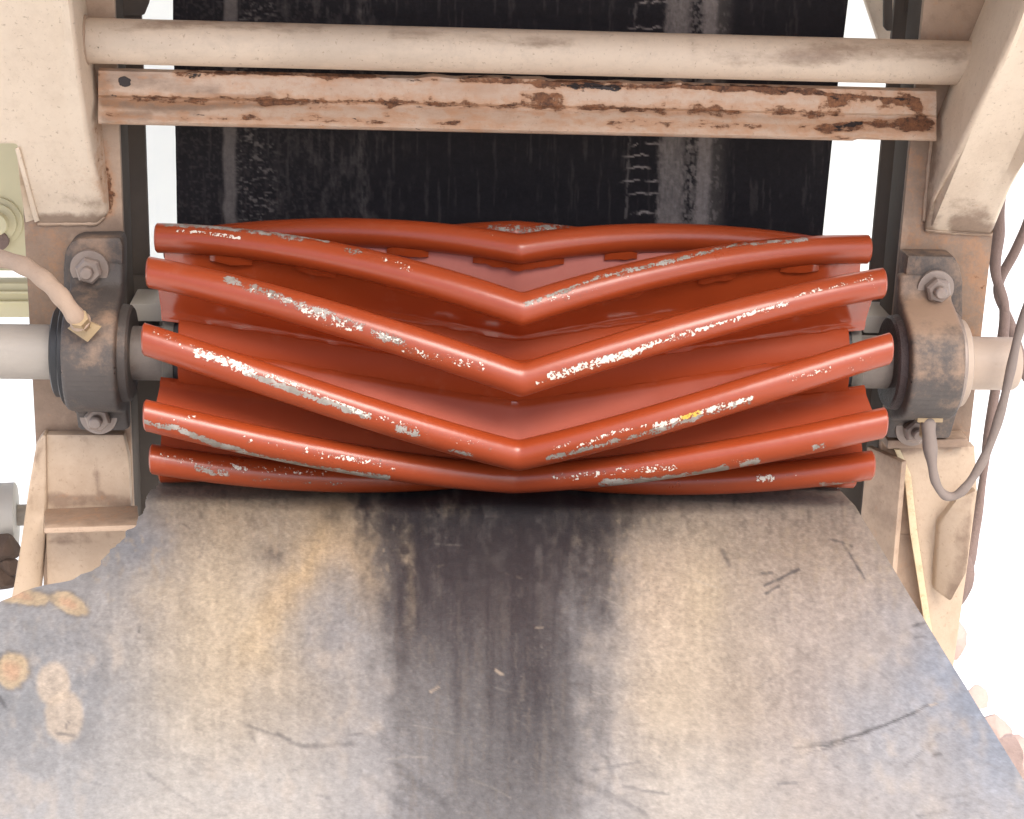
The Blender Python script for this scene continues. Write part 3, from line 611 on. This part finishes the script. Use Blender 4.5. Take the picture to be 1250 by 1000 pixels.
# inner side is pushed out a little so its shaded face shows beside the front face
for i, (a, b) in enumerate(((113, -60), (105, 0), (119, 100), (129, 190), (137, 255))): bk[i] = QY(a, b, max(f[i][1]+.012, .0495))
bm = prism(f, bk, .004, 3)
frame_part('brace', bm, CREAM, .008, spots=[([(118, 150), (122, 190), (128, 240)], 9, .30), ([(85, 205), (130, 225)], 16, .16), ([(60, 230), (120, 235)], 12, .10), ([(110, 60), (118, 85)], 5, .22), ([(92, 15), (100, 40)], 5, .12), ([(70, 45), (95, 50)], 14, .06)],
           grime=[([(50, 270), (130, 268)], 10, .5), ([(60, 245), (120, 250)], 12, .25)], hole=[([(107, 60), (120, 85)], 3, .5)])
sf = [QY(a, b, y) for a, b, y in ((18, 182, .0135), (23, 180, .0135), (48, 270, .043), (42, 272, .043))]
frame_part('brace_lip', prism(sf, [p+np.array([0, .012, 0]) for p in sf], .001), CREAM, None)
sf = [QY(a, b, y) for a, b, y in ((20, 184, .024), (24, 184, .024), (44, 268, .049), (31, 272, .049), (25, 230, .03))]
frame_part('gusset', prism(sf, [p+np.array([0, .006, 0]) for p in sf], .001), CREAM, .01)
# right: box brace, front edge far forward
fr_l = [((1262, -60), -.19), ((1250, 0), -.165), ((1219, 78), -.11), ((1168, 184), -.03), ((1140, 250), .03), ((1128, 282), .046), ((1212, 286), .046), ((1234, 232), .0), ((1262, 180), -.05), ((1330, 60), -.12), ((1345, -60), -.19)]
f = [QY(a, b, y) for (a, b), y in fr_l]
bk = [q.copy() for q in f]
for i, (a, b) in enumerate(((1214, -60), (1202, 0), (1169, 78), (1140, 150), (1128, 262))): bk[i] = QY(a, b, .0496)
for i in range(5, len(bk)): bk[i] = bk[i].copy(); bk[i][1] = .0496
bm = prism(f, bk, .005, 3)
frame_part('brace', bm, CREAM, .008, (0, 2), spots=[([(1150, 200), (1140, 290)], 12, .10), ([(1190, 250), (1212, 285)], 14, .08)], grime=[([(1135, 150), (1130, 290)], 14, .42), ([(1170, 275), (1215, 285)], 14, .45), ([(1160, 245), (1200, 262)], 18, .3)])

# lumpy weld seams
def seam(pts, r, seed):
    P = [np.asarray(p, float) for p in pts]; out = [P[0]]
    for a, b in zip(P[:-1], P[1:]):
        n = max(1, int(np.linalg.norm(b-a)/.004)); out += [a+(b-a)*(q+1)/n for q in range(n)]
    bm = tube(out, lambda t: r*(.75+.6*float(vn(np.array(t*len(out)*.8), seed*1.7, 3))), 8, 2); return bm
for i, pts in enumerate(([QY(*p) for p in ((46, 273, .0485), (82, 273, .0485), (118, 273, .0485), (127, 264, .0485))],
                         [QY(*p) for p in ((1129, 281, .0485), (1170, 284, .0485), (1211, 285, .0485))], [QY(*p) for p in ((1128, 270, .049), (1134, 200, .049), (1140, 150, .049))],
                         [QY(*p) for p in ((54, 530, .047), (100, 530, .047), (151, 530, .047))],
                         [np.array([QY(104, 50, .028)[0]+.001, .028+.0215*math.sin(a), QY(104, 50, .028)[2]+.0215*math.cos(a)]) for a in np.linspace(math.pi, 2*math.pi, 9)])):
    frame_part('weld_seam', seam(pts, .0022, i), DIRTY, None, smooth='all')
# round cross pipe
A, B = QY(85, 49., .028), QY(1208, 78., .028); rp = .0205
d = Vector(B-A); L = d.length
bm = lathe([(L*k/90, rp) for k in range(91)], A, d, 40)
frame_part('cross_pipe', bm, PIPE, None, spots=[([(560, 95), (1000, 104)], 5, .1), ([(1040, 104), (1150, 104)], 4, .18)],
           grime=[([(130, 32), (300, 30), (390, 36)], 10, .34), ([(480, 44), (700, 52)], 10, .26), ([(850, 62), (910, 70), (1020, 66)], 18, .30), ([(1040, 62), (1170, 66)], 16, .28), ([(230, 25), (600, 30)], 4, .3)], hole=[([(120, 58), (128, 68)], 5, .4)])
# bent rail: flat upper leg, rolled groove, lower leg, lip
prof_px = [(0, .030), (10, .0285), (30, .0275), (33, .0305), (36, .0295), (44, .024), (56, .017), (62, .0145), (65, .0165), (66, .020)]   # pixels below the top edge, depth
bm = bmesh.new(); NR = 190; cols = []
for i in range(NR+1):
    t = i/NR; col = []
    x_px = 120+(1143-120)*t; ytop = 86.5+(112-86.5)*t
    up_ = -3*max(0., float(vn(np.array(t*40), 7., 12))-.45) if .33 < t < .7 else 0
    for j, (dy, dep) in enumerate(prof_px):
        p = QY(x_px, ytop+dy*(.985-.04*t)+(up_*2 if j == 0 else 0)-(2. if t > .9 and j > 5 else 0), dep+.0012*(float(vn(np.array(t*60), j*.7, 13))-.5))
        col.append(p)
    cols.append(col)
npf = len(prof_px)
fv = [[bm.verts.new(tuple(p)) for p in c] for c in cols]; bvv = [[bm.verts.new(tuple(p+np.array([0, .006, .002]))) for p in c] for c in cols]
for i in range(NR):
    for j in range(npf-1):
        bm.faces.new((fv[i][j], fv[i+1][j], fv[i+1][j+1], fv[i][j+1])); bm.faces.new((bvv[i][j], bvv[i][j+1], bvv[i+1][j+1], bvv[i+1][j]))
    bm.faces.new((fv[i][0], bvv[i][0], bvv[i+1][0], fv[i+1][0])); bm.faces.new((fv[i][-1], fv[i+1][-1], bvv[i+1][-1], bvv[i][-1]))
for i in (0, NR):
    for j in range(npf-1): bm.faces.new((fv[i][j], fv[i][j+1], bvv[i][j+1], bvv[i][j]) if i == 0 else (fv[i][j], bvv[i][j], bvv[i][j+1], fv[i][j+1]))
# finer rows for the rust marks
bmesh.ops.subdivide_edges(bm, edges=[e for e in bm.edges if abs((e.verts[0].co-e.verts[1].co).x) < .001], cuts=2)
rr_ = random.Random(3); PITS = []; FLAKES = []
for q in range(46):
    t = rr_.random(); e = rr_.choice((4, 6, 30, 34, 36, 58, 61)) if t > .3 else rr_.choice((30, 36, 56, 58, 60)); x0 = 122+1018*t; y0 = 86.5+25.5*t+e
    w_ = rr_.uniform(4, 26); PITS.append(([(x0, y0), (x0+w_*.5, y0+rr_.uniform(-2, 2)), (x0+w_, y0+.6+rr_.uniform(-2, 2))], rr_.uniform(1., 2.2), rr_.uniform(.34, .47)))
for q in range(60):
    t = rr_.random(); x0 = 122+1018*t; y0 = 86.5+25.5*t+rr_.choice((3, 8, 28, 33, 38, 48, 60))+rr_.uniform(-3, 3)
    FLAKES.append(([(x0, y0), (x0+rr_.uniform(4, 40), y0+rr_.uniform(-2, 3))], rr_.uniform(2, 5), rr_.uniform(.06, .2)))
frame_part('cross_rail', bm, RAIL, None, label='rusting bent rail under the pipe with flaking paint',
    spots=FLAKES+[([(120, 122), (640, 130), (1140, 148)], 7, .13), ([(200, 146), (1140, 164)], 6, .10), ([(560, 100), (1140, 116)], 9, .10), ([(120, 95), (140, 145)], 16, .12), ([(215, 90), (330, 88), (420, 92), (470, 90)], 6, .26), ([(560, 98), (760, 104), (900, 108), (1000, 113), (1100, 125)], 5, .30), ([(930, 108), (1010, 114), (1040, 122), (1120, 122)], 5, .34), ([(150, 120), (230, 122), (420, 124), (640, 128), (900, 138)], 7, .24), ([(800, 132), (1020, 138)], 8, .22), ([(560, 128), (600, 130)], 8, .2), ([(130, 140), (300, 146), (560, 150)], 4, .20), ([(1000, 157), (1060, 150), (1135, 150)], 8, .30), ([(640, 120), (680, 118)], 8, .25), ([(1100, 115), (1130, 145)], 12, .24), ([(700, 148), (1000, 156)], 5, .2)],
    grime=[([(125, 95), (190, 100), (260, 112)], 16, .34), ([(700, 134), (1130, 147)], 9, .26), ([(230, 90), (560, 98)], 4, .3), ([(125, 122), (640, 129), (1130, 146)], 6, .28), ([(125, 140), (420, 148)], 7, .26), ([(130, 125), (240, 128), (330, 122)], 10, .55), ([(130, 100), (200, 100)], 14, .3), ([(560, 128), (900, 140)], 7, .3), ([(130, 145), (180, 140)], 10, .4)],
    hole=PITS+[([(150, 100), (154, 101)], 7, 1.), ([(440, 95), (560, 101)], 2.5, .48), ([(700, 104), (755, 108)], 6, .62), ([(672, 112), (690, 105)], 4, .55), ([(760, 105), (900, 104), (1000, 115), (1050, 122), (1110, 120)], 2.5, .50), ([(1020, 157), (1050, 150)], 5, .6), ([(560, 95), (640, 97)], 3, .5), ([(200, 140), (480, 149)], 2, .44), ([(230, 92), (245, 92)], 5, .5)])
# unseen deck added above the view, put there to shade the pulley from overhead sky
for q in range(DK_N): frame_part('added_shade_plank', box((-.85, DK_Y+q*.15, .68), (.85, DK_Y+q*.15+.148, .70), .002), DIRTY, None)
# crossbeam behind the belt
frame_part('rear_crossbeam', box((-.3985, .1765, -.06), (.4285, .245, .0105), .002), DARK, None)
for s in (-1, 1):
    pe = QY(158, 372, .06)[0] if s < 0 else QY(1100, 388, .06)[0]; pi_ = QY(204, 372, .06)[0] if s < 0 else QY(1056, 388, .06)[0]
    zt = (QY(180, 371, .06) if s < 0 else QY(1075, 386, .06))[2]
    frame_part('take_up_arm', box((min(pe, pi_), .06, zt-.018), (max(pe, pi_), .122, zt), .002), GREYP, None)

# brackets below the bearings
bl = [(54, 531), (151, 531), (157, 560), (160, 622), (140, 720), (58, 760)]
frame_part('bracket_plate', plate_px(bl, .036, .0135), BRKT, .008, spots=[([(70, 605), (150, 612)], 8, .14)], grime=[([(60, 608), (160, 614)], 10, .5), ([(60, 660), (130, 655)], 7, .4), ([(110, 535), (118, 580), (122, 615)], 4, .45), ([(60, 535), (150, 535)], 5, .25)])
bl = [(44, 541), (52, 530), (56, 533), (57, 620), (50, 700), (40, 790), (2, 790), (22, 690), (34, 600)]
frame_part('bracket_flange', plate_px(bl, [.03]*5+[.0]*2+[.0]*1+[.02], .02, .003), BRKT, .008, grime=[([(50, 535), (35, 640)], 6, .3)])
f = [QY(55, 621, .0355), QY(168, 617, .0355), QY(170, 641, -.02), QY(54, 645, -.02)]
frame_part('bracket_ledge', prism(f, [p+np.array([0, 0, -.0055]) for p in f], .001), DIRTY, .006, (0, 1), spots=[([(60, 630), (165, 628)], 14, .06)], grime=[([(60, 628), (160, 624)], 16, .58)])
f = [(1095, 547), (1190, 545), (1193, 600), (1180, 700), (1162, 830), (1140, 830), (1125, 700), (1110, 580)]
frame_part('bracket_plate', plate_px(f, .034, .0155), BRKT, .008, grime=[([(1090, 547), (1180, 546)], 5, .4)], spots=[([(1110, 552), (1160, 552)], 5, .16)])
f = [(1092, 549), (1099, 549), (1112, 580), (1120, 650), (1128, 705), (1137, 765), (1150, 850), (1140, 850), (1129, 765), (1119, 700), (1111, 650), (1104, 580)]
frame_part('bracket_edge', plate_px(f, .0305, .0032, .0006), YEL, .008, spots=[([(1105, 570), (1130, 760)], 6, .12)])
f = [(1146, 640), (1168, 610), (1192, 598), (1180, 700), (1160, 735), (1140, 720)]
frame_part('bracket_fold', plate_px(f, [.02, .005, .0, .0, .01, .026], .012, .003), BRKT, .008, grime=[([(1185, 600), (1165, 735)], 12, .4)])
x = .3795; f = [QX(1076, 548, x)*0+np.array([x, .049, -.105]), np.array([x, .034, -.105]), np.array([x, .006, -.34]), np.array([x, .049, -.34])]
f = [np.array([.368, .06, -.108]), np.array([.392, .014, -.108]), np.array([.392, .0, -.40]), np.array([.368, .06, -.40])]
frame_part('bracket_side', prism(f, [p+np.array([.006, .004, 0]) for p in f], .001), DIRTY, .008, (1, 2), grime=[([(1085, 560), (1090, 640)], 30, .3)])
f = [(1084, 538), (1182, 536), (1182, 546), (1083, 548)]
frame_part('bracket_cap', plate_px(f, .022, .027, .001), DIRTY, .01, grime=[([(1084, 542), (1182, 541)], 8, .5)])

# ------------------------------------------------------------------ bearings
def pillow(s):
    side = 'left' if s < 0 else 'right'
    t = thing('pillow_block', 'dark cast pillow block with a brass tag and thick hose on its front face' if s < 0 else 'brown dusted pillow block with a thin grey hose leaving its underside', 'bearing', (s*.43, .049, 0), 'pillow block bearings on the posts')
    if s < 0:
        foot = [(97, 291), (147, 290), (150, 300), (150, 505), (146, 523), (104, 523), (88, 500), (79, 470), (77, 330), (79, 308), (86, 296)]; xa, xb = QY(74, 430, -.05)[0], QY(141, 430, -.05)[0]
        bolts = [(110, 327), (121, 507)]
    else:
        foot = [(1108, 312), (1165, 313), (1172, 326), (1176, 345), (1176, 480), (1160, 536), (1096, 536), (1098, 500), (1106, 330)]; xa, xb = QY(1112, 440, -.05)[0], QY(1178, 440, -.05)[0]
        bolts = [(1141, 351), (1114, 522)]
    bm = plate_px(foot, .018, .0315, .004)
    # housing: side profile swept across the width, saddle from foot to barrel
    pr = []
    for a in np.linspace(-1, 1, 33):
        z = a*.083; base_y = .016
        barrel = -math.sqrt(max(0, .0585**2-(z*.98)**2)) if abs(z) < .0595 else 0
        k = float(sst(.083, .040, abs(z)))
        pr.append((base_y*(1-k)+k*min(barrel, .0), z))
    pr = [(.03, -.083)]+pr+[(.03, .083)]
    prism([(xa, y, z) for y, z in pr], [(xb, y, z) for y, z in pr], .005, 3, bm=bm)
    me = bm_me(bm); P = coords(me); px_, py_ = pix(P)
    if s < 0: dust = .25*blob(px_, py_, 120, 400, 30, 30)+.22*blob(px_, py_, 115, 310, 40, 25)+.2*blob(px_, py_, 108, 440, 12, 60)
    else: dust = .5*blob(px_, py_, 1145, 385, 34, 36)+.2*blob(px_, py_, 1140, 330, 40, 30)+.05
    set_attr(me, 'dust', dust)
    link('housing', me, BEAR, t, True)
    # seals
    cx = (xa+xb)/2; hw = abs(xb-xa)/2
    bm = lathe([(hw-.002, .050), (hw+.004, .050), (hw+.0055, .047)], (cx, 0, 0), (s, 0, 0), 44); link('seal_ring', bm_me(bm), BLACK if s < 0 else BOLT, t, True)
    bm = lathe([(hw+.005, .043), (hw+.012, .0425), (hw+.0135, .040), (hw+.0135, .0262)], (cx, 0, 0), (s, 0, 0), 44); link('lock_collar', bm_me(bm), BLACK if s < 0 else RUSTSHAFT, t, True)
    bm = lathe([(hw-.002, .047), (hw+.007, .0455), (hw+.009, .043), (hw+.009, .0262)], (cx, 0, 0), (-s, 0, 0), 44); link('lock_collar', bm_me(bm), BEAR if s < 0 else GREASE, t, True)
    for i, (bx_, by_) in enumerate(bolts):
        c = QY(bx_, by_, .0165)
        b = lathe([(0, .0060), (.024, .0060), (.0255, .0045)], c, (0, -1, 0), 18); bo = link('bolt', bm_me(b), BOLT, t, True)
        b = lathe([(.0, .0178), (.0025, .0183), (.0045, .0178)], c, (0, -1, -.02), 32); link('washer', bm_me(b), BOLT, bo, True)
        b = lathe([(.0046, .0122), (.0135, .0128), (.016, .0105)], c, (0.04, -1, 0), 6); link('nut', bm_me(b), BOLT, bo, False)
    return t
pillow(-1); pillow(1)

# ------------------------------------------------------------------ grease hoses
tip = QY(104, 402, -.060)
h = thing('grease_hose', 'thick dusty cream hose arching down to a brass tag on the left bearing', 'hose', tip, 'grease hoses')
pts = [QY(-60, 308, .03), QY(-10, 314, .0), QY(25, 323, -.03), QY(52, 340, -.055), QY(74, 362, -.072), QY(92, 386, -.075), QY(99, 394, -.070)]
link('tube', bm_me(tube(pts, lambda t: .0082+.0012*(t > .93)+.0006*math.sin(t*40), 18)), HOSE, h, True)
b = lathe([(0, .0088), (.010, .0088), (.011, .006), (.018, .006)], QY(96, 388, -.078), Vector(QY(106, 404, -.058)-QY(96, 388, -.078)), 6); link('fitting', bm_me(b), BRASS, h, False)
f = [QY(82, 401, -.0605), QY(101, 389, -.0605), QY(124, 399, -.0605), QY(107, 418, -.0605)]
link('tag_plate', bm_me(prism(f, [p+np.array([0, .003, 0]) for p in f], .0006)), BRASS, h, True)
tip = QY(1136, 512, -.03)
h = thing('grease_hose', 'thin grey hose looping up in a U from under the right bearing', 'hose', tip, 'grease hoses')
pts = [QY(1133, 512, -.03), QY(1134, 530, -.036), QY(1137, 560, -.042), QY(1142, 588, -.046), QY(1154, 605, -.048), QY(1170, 603, -.05), QY(1187, 584, -.05), QY(1205, 551, -.05), QY(1221, 505, -.05), QY(1233, 455, -.05), QY(1243, 410, -.05), QY(1262, 350, -.05), QY(1290, 260, -.05)]
link('tube', bm_me(tube(pts, lambda t: .0044+.0026*(1-sst(.12, .22, t))+.0004*np.sin(t*60), 14)), HOSE2, h, True)
f = [QY(1120, 508, -.036), QY(1152, 508, -.036), QY(1151, 516, -.036), QY(1120, 516, -.036)]
link('tag_plate', bm_me(prism(f, [p+np.array([0, .02, 0]) for p in f], .0008)), BRASS, h, True)
b = lathe([(0, .0075), (.016, .0075), (.018, .0065)], QY(1133, 512, -.03), (0, -.1, -1), 6); link('fitting', bm_me(b), BRASS, h, False)

# ------------------------------------------------------------------ things beyond the frame
gp = thing('machine_guard', 'pale yellow sheet guard with ribs behind the left post', 'guard panel', QY(-10, 400, .42))
link('panel', bm_me(plate_px([(-120, 60), (52, 60), (52, 331), (-120, 331)], .42, .01)), PALE, gp, True)
link('panel', bm_me(plate_px([(-120, 346), (52, 346), (52, 388), (-120, 388)], .40, .03)), PALE, gp, True)
for y0, y1 in ((356, 359), (368, 371)): link('rib', bm_me(plate_px([(-120, y0), (52, y0), (52, y1), (-120, y1)], .394, .008, .001)), PALE, gp, True)
b = lathe([(0, .028), (.003, .028), (.005, .022), (.009, .022), (.011, .014), (.02, .013)], QY(-2, 270, .42), (0, -1, 0), 32); link('pipe_cap', bm_me(b), PALE, gp, True)
b = lathe([(0, .012), (.012, .012), (.014, .008)], QY(0, 291, .42), (0, -1, 0), 20); link('plug', bm_me(b), RUSTY, gp, True)
wl = thing('sheet_wall', 'pale greenish white sheet wall glimpsed on both sides of the upright belt', 'wall', (0, .9, -ZP))
WALL = m_metal('pale_sheet_paint', (.84, .88, .84), (.88, .91, .88), .5, 0, (.62, .66, .60), .66, 5, .0003)
for k in range(8): link('sheet', bm_me(box((-.64+k*.16, .9, -ZP), (-.483+k*.16, .912, 1.3), .003)), WALL, wl, True)
for z_ in (-.6, .2, 1.0): link('rail', bm_me(box((-.64, .913, z_), (.637, .94, z_+.05), .003)), WALL, wl, True)
f = [(1036, -60), (1092, -60), (1092, 60), (1076, 60)]
frame_part('diagonal_stay', plate_px(f, .2, .012), CREAM, .01)
c = QY(-6, 630, .25)
ro = thing('idler_roller', 'pale grey ribbed roller seen beside the lower left bracket', 'roller', c)
b = lathe([(-.09, .018), (-.088, .036), (-.03, .037), (-.028, .0385), (-.018, .0385), (-.016, .037), (.022, .037), (.024, .034)], c, (1, .12, 0), 36); link('shell', bm_me(b), GREYP, ro, True)
b = lathe([(.0242, .012), (.035, .012), (.036, .010)], c, (1, .12, 0), 20); link('spindle', bm_me(b), STEEL, ro, True)
def rock(name, c, size, mat, seed, squash=(1, 1, 1), sub=3):
    b = bmesh.new(); bmesh.ops.create_icosphere(b, subdivisions=sub, radius=1)
    r = random.Random(seed); pl = [(Vector((r.uniform(-1, 1), r.uniform(-1, 1), r.uniform(-1, 1))).normalized(), r.uniform(.55, .85)) for _ in range(9)]
    for v in b.verts:
        for n, d in pl:
            q = v.co.dot(n)-d
            if q > 0: v.co -= n*q
        v.co = Vector((v.co.x*squash[0], v.co.y*squash[1], v.co.z*squash[2]))*size*(1+.05*r.uniform(-1, 1))+Vector(tuple(map(float, c)))
    return bm_me(b)
for i, (px_, py_, sz, lab) in enumerate(((6, 668, .017, 'dark crumbly lump of spill, top of the clods by the left bracket'), (12, 690, .013, 'small dark clod of spill beside the left bracket edge'), (0, 704, .018, 'lowest dark clod of spill just above the belt corner'))):
    c = QY(px_, py_, .2); o = link('spill_clod', rock('c', c, sz, CLOD, i+3, (1.1, 1, .9)), CLOD, None, True, lab, base=c); o['category'] = 'clod'; o['group'] = 'dark spill clods'
for i, (px_, py_, sz, lab) in enumerate(((1150, 778, .115, 'pink stone on the pale ground, nearest the right bracket foot'), (1190, 853, .06, 'smallest pink stone, standing alone by the belt edge'), (1212, 893, .085, 'pink stone by the belt edge with another at its right'), (1240, 925, .10, 'largest pink stone at the right border of the photo'))):
    c = QZ(px_, py_, -ZP+.035); o = link('stone', rock('r', c, sz*.5, STONE, i+20, (.9, 1, .95)), STONE, None, True, lab, base=c); o['category'] = 'stone'; o['group'] = 'pink stones on the ground'
# rusted bars hanging beyond the right post
o = link('hanging_strap', bm_me(tube([QY(1224, 215, .16), QY(1219, 280, .16), QY(1215, 330, .16), QY(1226, 375, .16), QY(1222, 430, .16), QY(1208, 520, .16), QY(1196, 610, .16), QY(1180, 680, .16), QY(1168, 720, .16)], lambda t: .0032+.0045*float(vn(np.array(t*14), .3, 5))+.006*math.exp(-((t-.9)/.08)**2), 10)), RUSTY, None, True, 'long ragged rusty strap hanging beyond the right post', base=QY(1168, 720, .16)); o['category'] = 'strap'
o = link('bent_rod', bm_me(tube([QY(1262, 255, .2), QY(1240, 305, .2), QY(1218, 352, .2), QY(1232, 392, .2), QY(1246, 440, .2), QY(1258, 470, .2)], lambda t: .0045+.003*float(vn(np.array(t*9), .3, 6)), 10)), RUSTY, None, True, 'short bent rusty rod crossing the strap near the right border', base=QY(1218, 352, .2)); o['category'] = 'rod'
o = link('torn_rag', rock('t', QY(1172, 708, .15), .020, RUSTY, 77, (.8, .5, 1.6)), RUSTY, None, True, 'torn scrap of dirty rubber caught at the foot of the strap', base=QY(1172, 708, .15)); o['category'] = 'scrap'
